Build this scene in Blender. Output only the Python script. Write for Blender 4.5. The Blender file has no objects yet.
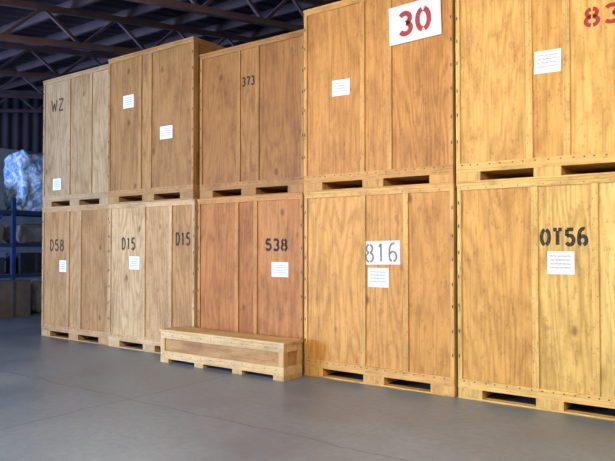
import bpy, bmesh, math, random
from mathutils import Vector, Matrix, noise
random.seed(4)
sc = bpy.context.scene
sc.view_settings.view_transform = 'Standard'
sc.view_settings.look = 'None'

def lin(c):
    return tuple(((v/255)/12.92 if v/255 <= .04045 else ((v/255+.055)/1.055)**2.4) for v in c)+(1,)

# ------------------------------------------------------------------ materials
def newmat(name):
    m = bpy.data.materials.new(name); m.use_nodes = True
    nt = m.node_tree
    return m, nt, nt.nodes['Principled BSDF']

def N(nt, typ, **kw):
    n = nt.nodes.new(typ)
    for k, v in kw.items():
        if k in n.inputs.keys(): n.inputs[k].default_value = v
        else: setattr(n, k, v)
    return n

def math_n(nt, op, a, b=None, clamp=False):
    n = nt.nodes.new('ShaderNodeMath'); n.operation = op; n.use_clamp = clamp
    for i, v in enumerate((a, b)):
        if v is None: continue
        if isinstance(v, (int, float)): n.inputs[i].default_value = v
        else: nt.links.new(v, n.inputs[i])
    return n.outputs[0]

def mixc(nt, fac, a, b, mode='MIX'):
    n = nt.nodes.new('ShaderNodeMix'); n.data_type = 'RGBA'; n.blend_type = mode
    for idx, v in ((0, fac), (6, a), (7, b)):
        if isinstance(v, (int, float, tuple)): n.inputs[idx].default_value = v
        else: nt.links.new(v, n.inputs[idx])
    return n.outputs[2]

def ramp(nt, fac, stops):
    n = nt.nodes.new('ShaderNodeValToRGB')
    e = n.color_ramp.elements
    while len(e) < len(stops): e.new(.5)
    for el, (p, c) in zip(e, stops): el.position = p; el.color = c
    nt.links.new(fac, n.inputs[0]); return n.outputs[0]

def plain(name, col, rough=.6, metal=0, var=.15, scale=6):
    m, nt, b = newmat(name)
    tc = N(nt, 'ShaderNodeTexCoord')
    no = N(nt, 'ShaderNodeTexNoise', Scale=scale, Detail=4.0)
    nt.links.new(tc.outputs['Object'], no.inputs['Vector'])
    c = lin(col); d = tuple(x*(1-var*2) for x in c[:3])+(1,)
    nt.links.new(ramp(nt, no.outputs[0], [(.3, d), (.65, c)]), b.inputs['Base Color'])
    b.inputs['Roughness'].default_value = rough; b.inputs['Metallic'].default_value = metal
    return m

def wood(name, col, seed, rings=11, contrast=.5, horiz=False, knots=True):
    m, nt, b = newmat(name)
    tc = N(nt, 'ShaderNodeTexCoord')
    def mp(s):
        n = N(nt, 'ShaderNodeMapping')
        if horiz: s = (s[2], s[1], s[0])
        n.inputs['Scale'].default_value = s
        n.inputs['Location'].default_value = (seed*7.3, seed*3.1, seed*5.7)
        nt.links.new(tc.outputs['Object'], n.inputs['Vector']); return n.outputs[0]
    n1 = N(nt, 'ShaderNodeTexNoise', Scale=1.0, Detail=2.2, Roughness=.42)
    nt.links.new(mp((3.0, 3.0, .46)), n1.inputs['Vector'])
    s = math_n(nt, 'SINE', math_n(nt, 'MULTIPLY', n1.outputs[0], rings*6.28))
    s = math_n(nt, 'MULTIPLY', math_n(nt, 'ADD', s, 1), .5)
    s = math_n(nt, 'POWER', s, 1.8)
    n2 = N(nt, 'ShaderNodeTexNoise', Scale=1.0, Detail=3.0)
    nt.links.new(mp((50, 50, 2.0)), n2.inputs['Vector'])
    n3 = N(nt, 'ShaderNodeTexNoise', Scale=1.0, Detail=6.0, Roughness=.7)
    nt.links.new(mp((2.8, 2.8, 1.5)), n3.inputs['Vector'])
    n4 = N(nt, 'ShaderNodeTexNoise', Scale=1.0, Detail=4.0, Roughness=.8)
    nt.links.new(mp((20, 20, 9)), n4.inputs['Vector'])
    c = lin(col)
    dark = (c[0]*.70, c[1]*.61, c[2]*.47, 1)
    lite = (min(1, c[0]*1.08), min(1, c[1]*1.11), min(1, c[2]*1.18), 1)
    base = mixc(nt, math_n(nt, 'MULTIPLY', s, contrast), lite, dark)
    fib = ramp(nt, n2.outputs[0], [(.32, (.76, .71, .64, 1)), (.5, (1, 1, 1, 1)), (.72, (1.08, 1.1, 1.13, 1))])
    base = mixc(nt, .75, base, fib, 'MULTIPLY')
    blo = ramp(nt, n3.outputs[0], [(.3, (.66, .59, .52, 1)), (.52, (1, 1, 1, 1)), (.8, (1.1, 1.12, 1.16, 1))])
    base = mixc(nt, .85, base, blo, 'MULTIPLY')
    grime = ramp(nt, n4.outputs[0], [(.33, (.58, .5, .44, 1)), (.46, (1, 1, 1, 1)), (.66, (1, 1, 1, 1)), (.8, (1.3, 1.32, 1.4, 1))])
    base = mixc(nt, .65, base, grime, 'MULTIPLY')
    if knots:
        v = N(nt, 'ShaderNodeTexVoronoi', Scale=1.0)
        nt.links.new(mp((3.1, 3.1, 1.9)), v.inputs['Vector'])
        k = ramp(nt, v.outputs['Distance'], [(.05, (.38, .25, .16, 1)), (.13, (1, 1, 1, 1))])
        base = mixc(nt, .75, base, k, 'MULTIPLY')
    nt.links.new(base, b.inputs['Base Color'])
    b.inputs['Roughness'].default_value = .6
    b.inputs['Specular IOR Level'].default_value = .3
    bp = N(nt, 'ShaderNodeBump', Strength=.15, Distance=.004)
    nt.links.new(n2.outputs[0], bp.inputs['Height']); nt.links.new(bp.outputs[0], b.inputs['Normal'])
    return m

def worn_paint(name, col, wear):
    m, nt, b = newmat(name)
    tc = N(nt, 'ShaderNodeTexCoord')
    no = N(nt, 'ShaderNodeTexNoise', Scale=45.0, Detail=4.0)
    nt.links.new(tc.outputs['Object'], no.inputs['Vector'])
    b.inputs['Base Color'].default_value = lin(col); b.inputs['Roughness'].default_value = .7
    a = ramp(nt, no.outputs[0], [(.35, (1-wear,)*3+(1,)), (.6, (1-wear*.3,)*3+(1,))])
    nt.links.new(a, b.inputs['Alpha'])
    return m

M_metal = plain('dark_steel_clip', (52, 40, 32), .5, .3)
M_blackpaint = worn_paint('black_stencil_paint', (36, 28, 22), .25)
M_greypaint = worn_paint('grey_marker_paint', (112, 112, 100), .5)
M_brownpaint = worn_paint('faded_stencil_paint', (62, 46, 34), .45)
M_redpaint = worn_paint('red_stencil_paint', (166, 38, 34), .3)
M_white = plain('white_placard_paint', (222, 212, 208), .6, var=.05, scale=12)

def paper_mat():
    m, nt, b = newmat('printed_paper')
    tc = N(nt, 'ShaderNodeTexCoord'); sep = N(nt, 'ShaderNodeSeparateXYZ')
    nt.links.new(tc.outputs['Generated'], sep.inputs[0])
    z = sep.outputs['Z']; x = sep.outputs['X']
    fr = math_n(nt, 'FRACT', math_n(nt, 'MULTIPLY', z, 6.0))
    line = math_n(nt, 'GREATER_THAN', fr, .5)
    n = N(nt, 'ShaderNodeTexNoise', Scale=28.0, Detail=1.0)
    nt.links.new(tc.outputs['Generated'], n.inputs['Vector'])
    t = math_n(nt, 'MULTIPLY', line, math_n(nt, 'GREATER_THAN', n.outputs[0], .46))
    ins = math_n(nt, 'MULTIPLY', math_n(nt, 'GREATER_THAN', x, .1), math_n(nt, 'LESS_THAN', x, .86))
    ins2 = math_n(nt, 'MULTIPLY', math_n(nt, 'GREATER_THAN', z, .14), math_n(nt, 'LESS_THAN', z, .9))
    t = math_n(nt, 'MULTIPLY', math_n(nt, 'MULTIPLY', t, ins), math_n(nt, 'MULTIPLY', ins2, .6))
    nt.links.new(mixc(nt, t, lin((228, 224, 224)), lin((96, 92, 108))), b.inputs['Base Color'])
    b.inputs['Roughness'].default_value = .6
    return m
M_paper = paper_mat()

# ------------------------------------------------------------------ mesh helpers
class MB:
    def __init__(s): s.bm = bmesh.new(); s.mats = []
    def mi(s, m):
        if m not in s.mats: s.mats.append(m)
        return s.mats.index(m)
    def box(s, x0, x1, y0, y1, z0, z1, m, mat4=None):
        i = s.mi(m)
        co = [(x0,y0,z0),(x1,y0,z0),(x1,y1,z0),(x0,y1,z0),(x0,y0,z1),(x1,y0,z1),(x1,y1,z1),(x0,y1,z1)]
        vs = [s.bm.verts.new(mat4 @ Vector(c) if mat4 else c) for c in co]
        for f in ((0,3,2,1),(4,5,6,7),(0,1,5,4),(1,2,6,5),(2,3,7,6),(3,0,4,7)):
            fc = s.bm.faces.new([vs[k] for k in f]); fc.material_index = i
    def bar(s, a, b, w, m):
        a = Vector(a); b = Vector(b); d = b-a; L = d.length
        q = d.to_track_quat('Z', 'Y').to_matrix().to_4x4(); q.translation = a
        s.box(-w/2, w/2, -w/2, w/2, 0, L, m, q)
    def poly(s, pts, m):
        f = s.bm.faces.new([s.bm.verts.new(p) for p in pts]); f.material_index = s.mi(m)
    def done(s, name, loc=(0,0,0), parent=None, bevel=0, smooth=False):
        me = bpy.data.meshes.new(name); s.bm.to_mesh(me); s.bm.free()
        for m in s.mats: me.materials.append(m)
        if smooth:
            for p in me.polygons: p.use_smooth = True
        o = bpy.data.objects.new(name, me); sc.collection.objects.link(o)
        o.location = loc
        if parent: o.parent = parent
        if bevel:
            b = o.modifiers.new('bevel', 'BEVEL'); b.width = bevel; b.segments = 1; b.limit_method = 'ANGLE'
        return o

# ------------------------------------------------------------------ stencil lettering
def arc(cx, cy, rx, ry, a0, a1, n=10):
    return [(cx+rx*math.cos(math.radians(a0+(a1-a0)*i/n)), cy+ry*math.sin(math.radians(a0+(a1-a0)*i/n))) for i in range(n+1)]
G = {
 '0': [arc(.3,.5,.25,.45,100,260), arc(.3,.5,.25,.45,-80,80)],
 'O': [arc(.3,.5,.25,.45,100,260), arc(.3,.5,.25,.45,-80,80)],
 '1': [[(.3,.05),(.3,.95)], [(.3,.95),(.17,.82)]],
 '2': [arc(.3,.7,.24,.25,160,0)+[(.5,.55),(.08,.07)], [(.08,.06),(.56,.06)]],
 '3': [arc(.28,.72,.22,.23,150,-80), arc(.28,.27,.25,.24,80,-150)],
 '5': [[(.12,.94),(.52,.94)], [(.12,.94),(.1,.56)], [(.1,.56)]+arc(.29,.32,.24,.27,100,-150)],
 '6': [arc(.34,.55,.26,.42,70,180)+arc(.3,.3,.23,.25,180,250), arc(.3,.3,.23,.25,-80,140)],
 '7': [[(.07,.94),(.55,.94)], [(.55,.92),(.24,.05)]],
 '8': [arc(.3,.73,.2,.21,100,260), arc(.3,.73,.2,.21,-80,80), arc(.3,.27,.24,.24,100,260), arc(.3,.27,.24,.24,-80,80)],
 'D': [[(.1,.05),(.1,.95)], [(.1,.95)]+arc(.22,.5,.32,.45,88,-88)+[(.1,.05)]],
 'T': [[(.3,.05),(.3,.86)], [(.02,.94),(.26,.94)], [(.34,.94),(.58,.94)]],
 'W': [[(0,.95),(.15,.05)], [(.15,.05),(.3,.7)], [(.3,.7),(.45,.05)], [(.45,.05),(.6,.95)]],
 'Z': [[(.06,.94),(.56,.94)], [(.55,.92),(.08,.08)], [(.06,.06),(.56,.06)]],
}
def lettering(txt, cx, cz, h, w, th, mat, y, parent, name='stencil_number', rot=0):
    """flat painted characters on the front (-Y) face, centred at cx,cz, overall size w x h"""
    mb = MB(); n = len(txt)
    tw = (n-1)*.78+.6
    sx = w/tw; cr, sr = math.cos(rot), math.sin(rot)
    for i, ch in enumerate(txt):
        for pl in G[ch]:
            pts = [Vector(((i*.78+p[0])*sx-w/2, p[1]*h-h/2)) for p in pl]
            L = []; R = []
            for j, q in enumerate(pts):
                d0 = (pts[j]-pts[j-1]).normalized() if j > 0 else (pts[1]-pts[0]).normalized()
                d1 = (pts[j+1]-pts[j]).normalized() if j < len(pts)-1 else d0
                t = (d0+d1)
                t = t.normalized() if t.length > 1e-4 else d0
                k = 1/max(.55, t.dot(d1)); nn = Vector((-t.y, t.x))*th/2*k
                L.append(q+nn); R.append(q-nn)
            for j in range(len(pts)-1):
                mb.poly([(v.x*cr-v.y*sr, 0, v.x*sr+v.y*cr) for v in (R[j], R[j+1], L[j+1], L[j])], mat)
    return mb.done(name, (cx, y, cz), parent)

def sheet(name, cx, cz, w, h, mat, y, parent, rot=0, t=.004):
    mb = MB(); mb.box(-w/2, w/2, 0, t, -h/2, h/2, mat)
    o = mb.done(name, (cx, y-t, cz), parent); o.rotation_euler = (0, rot, 0); return o

# ------------------------------------------------------------------ storage vaults
EDGES = [-10.52, -8.58, -6.61, -4.73, -2.73, -.83, 1.14]
FRONT = 6.38; DEPTH = 1.55; HT = 2.25
seedc = [1]
def vault(col, row, cols, framecol, battens, dy=0, h=HT, dz=0):
    x0 = EDGES[col]+.018; x1 = EDGES[col+1]-.018; w = x1-x0; z0 = row*HT
    s0 = seedc[0]; seedc[0] += 5
    pm = [wood(f'plywood_{s0}_{i}', c, s0+i*1.37, rings=random.choice([9, 12, 15]), contrast=random.uniform(.38, .6)) for i, c in enumerate(cols)]
    fm = wood(f'frame_lumber_{s0}', framecol, s0+.5, rings=4, contrast=.3, knots=False)
    fh = wood(f'rail_lumber_{s0}', framecol, s0+.8, rings=4, contrast=.3, horiz=True, knots=False)
    mb = MB(); D = DEPTH
    mb.box(0, w, 0, .10, 0, .018, fh); mb.box(0, w, D-.10, D, 0, .018, fh); mb.box(0, w, D/2-.05, D/2+.05, 0, .018, fh)
    for a, b in ((0, .14), (.43, .57), (.86, 1)):
        mb.box(a*w, b*w, .004, D-.004, .018, .108, fm)
    mb.box(0, w, 0, D, .108, .135, fh)
    zt = h-.03
    p = .018
    us = [0]+battens+[1]
    for i in range(len(us)-1):
        mb.box(us[i]*w+(p if i == 0 else 0), us[i+1]*w-(p if i == len(us)-2 else 0), p, p+.015, .135, zt, pm[i])
    mb.box(p, w-p, D-p-.015, D-p, .135, zt, pm[0])
    mb.box(p, p+.015, p+.015, D-p-.015, .135, zt, pm[1]); mb.box(w-p-.015, w-p, p+.015, D-p-.015, .135, zt, pm[2])
    sw = .045
    for (ya, yb) in ((0, p), (D-p, D)):
        mb.box(0, w, ya, yb, .135, .205, fh)
        mb.box(0, w, ya, yb, zt-.045, zt, fh)
        mb.box(0, sw, ya, yb, .205, zt-.045, fm); mb.box(w-sw, w, ya, yb, .205, zt-.045, fm)
        for u in battens:
            mb.box(u*w-.032, u*w+.032, ya, yb, .205, zt-.045, fm)
    for (xa, xb) in ((0, p), (w-p, w)):
        mb.box(xa, xb, p, D-p, .135, .205, fh); mb.box(xa, xb, p, D-p, zt-.045, zt, fh)
        mb.box(xa, xb, p, .09, .205, zt-.045, fm); mb.box(xa, xb, D-.09, D-p, .205, zt-.045, fm)
        mb.box(xa, xb, D/2-.03, D/2+.03, .205, zt-.045, fm)
    mb.box(-.004, w+.004, -.008, D+.004, zt, h, fh)
    zc = .42
    while zc < zt-.15:
        for xx in (.010, w-.022):
            mb.box(xx, xx+.012, -.003, .001, zc, zc+.035, M_metal)
        zc += .27+random.uniform(-.04, .04)
    xx = .06
    while xx < w-.05:
        mb.box(xx, xx+.016, -.003, .001, .176, .186, M_metal)
        xx += .105+random.uniform(-.03, .03)
    xx = .12
    while xx < w-.05:
        mb.box(xx, xx+.010, -.003, .001, zt-.027, zt-.018, M_metal)
        xx += .2+random.uniform(-.05, .05)
    for u in battens:
        zc = .35
        while zc < zt-.1:
            mb.box(u*w-.022, u*w-.015, -.002, .001, zc, zc+.007, M_metal)
            mb.box(u*w+.015, u*w+.022, -.002, .001, zc+.05, zc+.057, M_metal); zc += .24
    o = mb.done('wooden_storage_vault', (x0, FRONT+dy, z0+dz), bevel=.003)
    o['w'] = w
    return o

def mark(o, kind, u, v, **k):
    w = o['w']; cx = u*w; cz = v*HT; y = .018-.002
    if kind == 'label':
        sheet('paper_label', cx, cz, k.get('w', .26), k.get('h', .21), M_paper, y if not k.get('proud') else -.002, o, k.get('rot', 0))
    elif kind == 'sign':
        y2 = -.002 if k.get('proud') else y
        sheet('painted_placard', cx, cz, k['w'], k['h'], M_white, y2, o, -k.get('rot', 0))
        lettering(k['t'], cx, cz, k['th'], k['tw'], k['s'], k['m'], y2-.006, o, 'placard_number', rot=k.get('rot', 0))
    else:
        lettering(k['t'], cx, cz, k['h'], k['w'], k['s'], k.get('m', M_blackpaint), y, o, rot=k.get('rot', 0))

# lower row
L1 = vault(0, 0, [(172,128,78), (178,134,84), (168,122,72)], (182,142,94), [.41, .59])
mark(L1, 'text', .225, .71, t='D58', h=.2, w=.42, s=.034, m=M_brownpaint)
mark(L1, 'label', .325, .55, w=.2, h=.2)
L2 = vault(1, 0, [(196,160,112), (188,146,96), (174,128,76)], (198,162,114), [.435, .74], dy=-.03)
mark(L2, 'text', .24, .72, t='D15', h=.19, w=.32, s=.034, m=M_brownpaint)
mark(L2, 'text', .87, .75, t='D15', h=.19, w=.30, s=.034, m=M_brownpaint)
mark(L2, 'label', .315, .589, w=.24, h=.2)
L3 = vault(2, 0, [(172,110,52), (164,102,46), (178,118,60)], (182,126,66), [.40, .58])
mark(L3, 'text', .766, .713, t='538', h=.15, w=.36, s=.034)
mark(L3, 'label', .80, .572, w=.27, h=.19)
L4 = vault(3, 0, [(204,148,74), (200,144,72), (194,138,66)], (206,158,88), [.43, .71], dy=-.01)
mark(L4, 'sign', .55, .672, w=.48, h=.27, t='816', th=.22, tw=.42, s=.022, m=M_greypaint, rot=.02)
mark(L4, 'label', .53, .546, w=.27, h=.22)
L5 = vault(4, 0, [(200,148,74), (208,168,92), (216,180,106)], (210,170,96), [.43, .726])
mark(L5, 'text', .575, .745, t='OT56', h=.165, w=.43, s=.036)
mark(L5, 'label', .56, .635, w=.25, h=.22)
L6 = vault(5, 0, [(200,148,70), (204,156,78), (196,144,70)], (208,164,90), [.4, .7])
# upper row
U1 = vault(0, 1, [(170,138,100), (166,132,90), (174,142,100)], (174,142,102), [.41, .73], h=2.27)
mark(U1, 'text', .22, .795, t='WZ', h=.22, w=.36, s=.03, m=M_brownpaint)
mark(U1, 'label', .22, .18, w=.24, h=.2)
U2 = vault(1, 1, [(156,112,62), (162,118,68), (154,110,60)], (166,124,74), [.40, .52], dy=-.06, h=2.31)
mark(U2, 'label', .25, .70, w=.25, h=.2)
mark(U2, 'label', .70, .447, w=.27, h=.19)
U3 = vault(2, 1, [(152,102,48), (158,108,54), (150,100,46)], (160,114,60), [.40, .58], dy=.03, h=2.06)
mark(U3, 'text', .49, .69, t='373', h=.12, w=.22, s=.024)
U4 = vault(3, 1, [(188,130,62), (192,134,66), (186,128,62)], (196,144,76), [.43, .61], dy=-.02, h=2.27)
mark(U4, 'label', .275, .547, w=.25, h=.19, rot=.03)
mark(U4, 'sign', .775, .81, w=.63, h=.43, t='30', th=.25, tw=.38, s=.056, m=M_redpaint, rot=.03, proud=True)
U5 = vault(4, 1, [(206,156,80), (202,150,74), (210,162,84)], (210,166,92), [.41, .60], dy=-.02)
mark(U5, 'text', .77, .662, t='83', h=.17, w=.31, s=.038, m=M_redpaint)
mark(U5, 'label', .505, .505, w=.25, h=.22, rot=.02)
U6 = vault(5, 1, [(200,148,70), (204,156,78), (196,144,70)], (208,164,90), [.4, .62])

# ------------------------------------------------------------------ low shipping crate on the floor
cl = wood('crate_light_lumber', (206,172,120), 81, rings=4, contrast=.3, horiz=True, knots=False)
cv = wood('crate_post_lumber', (198,160,106), 83, rings=4, contrast=.3, knots=False)
cd = wood('crate_plywood_side', (174,132,80), 85, rings=6, contrast=.45, horiz=True)
mb = MB(); w, d, h = 2.15, .36, .45
for a in (0, .66, 1.33, w-.16):
    mb.box(a, a+.16, .0, d, 0, .055, cv)
mb.box(0, w, 0, d, .055, .08, cl)
mb.box(.02, w-.02, .022, .034, .08, h-.03, cd)
mb.box(.02, w-.02, d-.034, d-.022, .08, h-.03, cd)
mb.box(.02, .034, .034, d-.034, .08, h-.03, cd); mb.box(w-.034, w-.02, .034, d-.034, .08, h-.03, cd)
for ya, yb in ((0, .022), (d-.022, d)):
    mb.box(0, w, ya, yb, .08, .16, cl); mb.box(0, w, ya, yb, h-.12, h-.03, cl)
    mb.box(0, .08, ya, yb, .16, h-.12, cv); mb.box(w-.08, w, ya, yb, .16, h-.12, cv)
for xa, xb in ((0, .02), (w-.02, w)):
    mb.box(xa, xb, .022, d-.022, .08, .16, cl); mb.box(xa, xb, .022, d-.022, h-.12, h-.03, cl)
    mb.box(xa, xb, .022, .08, .16, h-.12, cv); mb.box(xa, xb, d-.08, d-.022, .16, h-.12, cv)
mb.box(-.012, w+.012, -.012, d+.006, h-.03, h, cl)
for i in range(12):
    for zz in (.115, h-.08):
        mb.box(.05+i*.18, .062+i*.18, -.002, .001, zz, zz+.012, M_metal)
mb.done('low_wooden_crate', (-6.83, 5.92, 0), bevel=.003)

# ------------------------------------------------------------------ room shell
XL, XR, YF, YB = -20.0, 9.0, -7.0, 12.5
SL = .157; R0 = 4.9
def roof(y): return R0+SL*y

def floor_mat():
    m, nt, b = newmat('stained_concrete')
    tc = N(nt, 'ShaderNodeTexCoord'); P = tc.outputs['Object']
    n1 = N(nt, 'ShaderNodeTexNoise', Scale=.55, Detail=7.0, Roughness=.62); nt.links.new(P, n1.inputs['Vector'])
    n2 = N(nt, 'ShaderNodeTexNoise', Scale=14.0, Detail=6.0, Roughness=.7); nt.links.new(P, n2.inputs['Vector'])
    n3 = N(nt, 'ShaderNodeTexNoise', Scale=2.2, Detail=5.0); nt.links.new(P, n3.inputs['Vector'])
    c = ramp(nt, n1.outputs[0], [(.3, lin((92, 102, 118))), (.5, lin((114, 125, 141))), (.72, lin((134, 144, 158)))])
    g = ramp(nt, n2.outputs[0], [(.3, (.76, .76, .76, 1)), (.6, (1.04, 1.04, 1.04, 1))])
    c = mixc(nt, .8, c, g, 'MULTIPLY')
    sep = N(nt, 'ShaderNodeSeparateXYZ'); nt.links.new(P, sep.inputs[0])
    wob = math_n(nt, 'MULTIPLY', math_n(nt, 'SUBTRACT', n3.outputs[0], .5), .16)
    for axis, pos, per in (('X', 5.45, 6.0), ('Y', -4.3, 6.5)):
        q = math_n(nt, 'ADD', math_n(nt, 'ADD', sep.outputs[axis], pos), wob)
        q = math_n(nt, 'ABSOLUTE', math_n(nt, 'SUBTRACT', math_n(nt, 'FRACT', math_n(nt, 'ADD', math_n(nt, 'DIVIDE', q, per), .5)), .5))
        l = math_n(nt, 'LESS_THAN', q, .013/per)
        c = mixc(nt, math_n(nt, 'MULTIPLY', l, .38), c, lin((56, 56, 60)))
    nt.links.new(c, b.inputs['Base Color'])
    nt.links.new(ramp(nt, n1.outputs[0], [(.3, (.3,)*3+(1,)), (.7, (.5,)*3+(1,))]), b.inputs['Roughness'])
    b.inputs['Specular IOR Level'].default_value = .5
    bp = N(nt, 'ShaderNodeBump', Strength=.12, Distance=.01)
    nt.links.new(n2.outputs[0], bp.inputs['Height']); nt.links.new(bp.outputs[0], b.inputs['Normal'])
    return m
mb = MB(); mb.box(XL, XR, YF, YB, -.1, 0, floor_mat()); mb.done('floor')

def corr(name, col, axis='Y', k=18):
    m, nt, b = newmat(name)
    tc = N(nt, 'ShaderNodeTexCoord'); sep = N(nt, 'ShaderNodeSeparateXYZ'); nt.links.new(tc.outputs['Object'], sep.inputs[0])
    s = math_n(nt, 'SINE', math_n(nt, 'MULTIPLY', sep.outputs[axis], k))
    bp = N(nt, 'ShaderNodeBump', Strength=.8, Distance=.03)
    nt.links.new(s, bp.inputs['Height']); nt.links.new(bp.outputs[0], b.inputs['Normal'])
    n = N(nt, 'ShaderNodeTexNoise', Scale=.8, Detail=5.0); nt.links.new(tc.outputs['Object'], n.inputs['Vector'])
    c = lin(col)
    nt.links.new(ramp(nt, n.outputs[0], [(.3, (c[0]*.6, c[1]*.6, c[2]*.6, 1)), (.7, c)]), b.inputs['Base Color'])
    b.inputs['Roughness'].default_value = .7
    return m
M_deck = corr('dark_roof_deck', (84, 66, 76), 'X')
M_wallD = corr('dark_wall_siding', (72, 66, 80), 'Y')
M_wallB = corr('dark_wall_siding_back', (72, 66, 80), 'X')
M_pale = plain('pale_block_wall', (134, 134, 142), .8, scale=2)
M_steel = plain('painted_roof_steel', (112, 92, 100), .6, scale=3)
M_wood_p = plain('roof_purlin_timber', (90, 72, 78), .8, scale=3)

mb = MB(); mb.poly([(XL, YF, roof(YF)), (XL, YB, roof(YB)), (XR, YB, roof(YB)), (XR, YF, roof(YF))], M_deck)
mb.poly([(XL, YF, roof(YF)+.1), (XR, YF, roof(YF)+.1), (XR, YB, roof(YB)+.1), (XL, YB, roof(YB)+.1)], M_deck)
mb.done('ceiling')
def wall_x(name, x0, x1, low, up):
    mb = MB()
    mb.box(x0, x1, YF, YB, 0, 3.7, low)
    for x in (x0, x1):
        pts = [(x, YF, 3.7), (x, YB, 3.7), (x, YB, roof(YB)), (x, YF, roof(YF))]
        mb.poly(pts, up)
    return mb.done(name)
wl = wall_x('wall_left', XL-.15, XL, M_pale, M_wallD)
wall_x('wall_right', XR, XR+.15, M_pale, M_wallD)
mb = MB(); mb.box(XL, XR, YB, YB+.15, 0, roof(YB), M_wallB); mb.done('wall_back')
mb = MB(); mb.box(XL, XL+.04, 5.0, YB, 3.7, 4.7, M_pale); mb.done('pale_wall_band_1')  # pale block wall carried higher on the left, not a trim board
# front wall (behind the camera) with an open loading bay door that lets daylight in
mb = MB(); zf = roof(YF)
mb.box(XL, -15.5, YF-.15, YF, 0, zf, M_pale); mb.box(-10.5, XR, YF-.15, YF, 0, zf, M_pale)
mb.box(-15.5, -10.5, YF-.15, YF, 3.4, zf, M_pale); mb.done('wall_front')

for x in [-19, -16, -13, -10, -7, -4, -1, 2, 5]:
    mb = MB()
    def P(y, dz): return (x, y, roof(y)+dz)
    mb.bar(P(YF+.02, -.22), P(YB-.02, -.22), .10, M_steel)
    mb.bar(P(YF+.02, -.80), P(YB-.02, -.80), .10, M_steel)
    y = YF+.3; k = 0
    while y+.75 < YB:
        a, b = (-.80, -.22) if k % 2 == 0 else (-.22, -.80)
        mb.bar(P(y, a), P(y+.75, b), .05, M_steel); y += .75; k += 1
    mb.done('roof_truss')
y = YF+.4
mb = MB()
while y < YB:
    mb.box(XL+.01, XR-.01, y-.03, y+.03, roof(y)-.18, roof(y)-.008, M_wood_p); y += 1.2
mb.done('roof_purlins')

# ------------------------------------------------------------------ pallet rack with stored goods
M_blue = plain('blue_rack_paint', (44, 66, 116), .45)
M_deckb = plain('rack_shelf_board', (74, 76, 88), .8)
M_box = plain('brown_cardboard', (112, 102, 100), .8)
M_dark = plain('dark_blanket', (44, 52, 76), .95, scale=12)
M_sack = plain('grey_sack_cloth', (132, 132, 142), .95, scale=9)
m, nt, b = newmat('stretch_wrap_plastic')
tc = N(nt, 'ShaderNodeTexCoord'); n = N(nt, 'ShaderNodeTexNoise', Scale=5.0, Detail=4.0, Distortion=1.5)
nt.links.new(tc.outputs['Object'], n.inputs['Vector'])
nt.links.new(ramp(nt, n.outputs[0], [(.35, lin((100, 138, 196))), (.5, lin((155, 188, 230))), (.65, lin((235, 242, 252)))]), b.inputs['Base Color'])
b.inputs['Roughness'].default_value = .2
bp = N(nt, 'ShaderNodeBump', Strength=.7, Distance=.04); nt.links.new(n.outputs[0], bp.inputs['Height']); nt.links.new(bp.outputs[0], b.inputs['Normal'])
M_wrap = m

def lump(name, loc, size, mat, amp=.06, fr=2.2, pw=.6):
    bm = bmesh.new(); bmesh.ops.create_icosphere(bm, subdivisions=4, radius=1)
    for v in bm.verts:
        c = v.co.copy()
        c = Vector([math.copysign(abs(t)**pw, t) for t in c])
        c += v.co*noise.fractal(v.co*fr+Vector(loc), 1, 2, 4)*amp*3
        c = Vector((c.x*size[0]/2, c.y*size[1]/2, max(c.z, -.9)*size[2]/2))
        v.co = c
    zm = min(v.co.z for v in bm.verts)
    me = bpy.data.meshes.new(name); bm.to_mesh(me); bm.free(); me.materials.append(mat)
    for p in me.polygons: p.use_smooth = True
    o = bpy.data.objects.new(name, me); sc.collection.objects.link(o); o.location = (loc[0], loc[1], loc[2]-zm); return o

RX = -15.0; RD = 1.0; ys = [5.9, 8.35, 10.8]
lev = [.9, 1.65, 2.45]
mb = MB()
for yy in ys:
    for xx in (RX-RD, RX):
        mb.box(xx-.045, xx+.045, yy-.045, yy+.045, 0, 2.75, M_blue)
        mb.box(xx-.08, xx+.08, yy-.08, yy+.08, 0, .012, M_blue)
    for k in range(4):
        z = .25+k*.6
        mb.bar((RX-RD, yy, z), (RX, yy, z+(.6 if k % 2 else 0)), .03, M_blue)
for z in lev:
    for xx in (RX-RD, RX): mb.box(xx-.03, xx+.03, ys[0], ys[-1], z-.10, z-.02, M_blue)
    mb.box(RX-RD, RX, ys[0]+.05, ys[-1]-.05, z-.02, z, M_deckb)
mb.done('pallet_rack')
lump('plastic_wrapped_bundle', (RX-.4, 9.15, 2.45), (.95, 1.3, 1.6), M_wrap, pw=.45)
lump('cloth_sack', (RX-.45, 7.6, 2.45), (.9, 1.0, .6), M_sack)
def carton(loc, s, mat, name='cardboard_box'):
    mb = MB(); mb.box(0, s[0], 0, s[1], 0, s[2], mat)
    mb.box(-.004+s[0], s[0]+.002, s[1]*.45, s[1]*.55, s[2]*.0+.01, s[2]-.01, M_deckb)
    mb.box(0, s[0], s[1]*.47, s[1]*.53, s[2], s[2]+.002, M_deckb)
    mb.done(name, loc, bevel=.006)
lump('folded_moving_blankets', (RX-.45, 9.0, 1.65), (.8, 1.0, .5), M_sack, pw=.4)
carton((RX-.8, 7.4, 1.65), (.7, .75, .45), M_box)
carton((RX-.8, 8.6, .9), (.7, .85, .5), M_dark, 'dark_storage_box')
carton((RX-.8, 7.4, .9), (.7, .8, .4), M_dark, 'dark_storage_box')
carton((RX-.8, 8.6, 0), (.7, .9, .6), M_dark, 'dark_storage_box')
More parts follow.
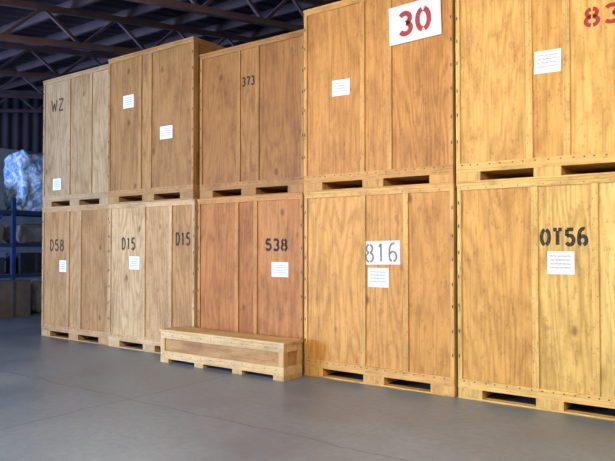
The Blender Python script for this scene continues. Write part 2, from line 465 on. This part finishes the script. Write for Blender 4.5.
carton((-14.3, 7.3, 0), (.6, .75, .8), M_box)
lump('cloth_sack', (-14.3, 8.65, 0), (.8, .7, .8), M_sack, pw=.8)
lump('cloth_sack', (-14.0, 6.6, 0), (.9, .8, .6), M_sack, pw=.8)

# ------------------------------------------------------------------ lights
def area(name, loc, target, sx, sy, e, col, parent=None):
    l = bpy.data.lights.new(name, 'AREA'); l.shape = 'RECTANGLE'; l.size = sx; l.size_y = sy; l.energy = e; l.color = col
    o = bpy.data.objects.new(name, l); sc.collection.objects.link(o); o.location = loc
    o.rotation_euler = (Vector(target)-Vector(loc)).to_track_quat('-Z', 'Y').to_euler(); return o
area('daylight_bay_door', (-13, YF-.1, 1.75), (-12.8, 6, .4), 4.8, 3.2, 3300, (.42, .62, 1.0))
M_fix = plain('white_enamel_fixture', (200, 200, 195), .4)
warm = (1.0, .89, .70)
for (x, y, e) in ((1.5, 1.0, 450), (-2.5, .5, 350), (-6.5, .2, 290), (4.5, -3, 220)):
    mb = MB(); zr = roof(y)
    mb.box(-.65, .65, -.18, .18, 0, .07, M_fix)
    mb.box(-.6, -.58, -.01, .01, .07, zr-4.0-.03, M_fix); mb.box(.58, .6, -.01, .01, .07, zr-4.0-.03, M_fix)
    fx = mb.done('hanging_light_fixture', (x, y, 4.0))
    area('fixture_lamp', (x, y, 3.98), (x-.2, y+3.0, .6), 1.25, .34, e, warm)
    area('added_roof_fill', (x, y, 4.09), (x-.6, y+1.6, 6), 1.25, .34, e*.2, (1, .85, .82))  # added upward fill that brightens the roof and trusses
w = bpy.data.worlds.new('world'); sc.world = w; w.use_nodes = True
w.node_tree.nodes['Background'].inputs[0].default_value = (.55, .68, 1, 1)
w.node_tree.nodes['Background'].inputs[1].default_value = .5

# ------------------------------------------------------------------ camera
cam = bpy.data.cameras.new('camera'); co = bpy.data.objects.new('camera', cam); sc.collection.objects.link(co)
cam.sensor_width = 36; cam.lens = 640/615*36
co.location = (0, 0, 1.6)
co.rotation_euler = (math.radians(91.3), 0, math.radians(36.2))
sc.camera = co
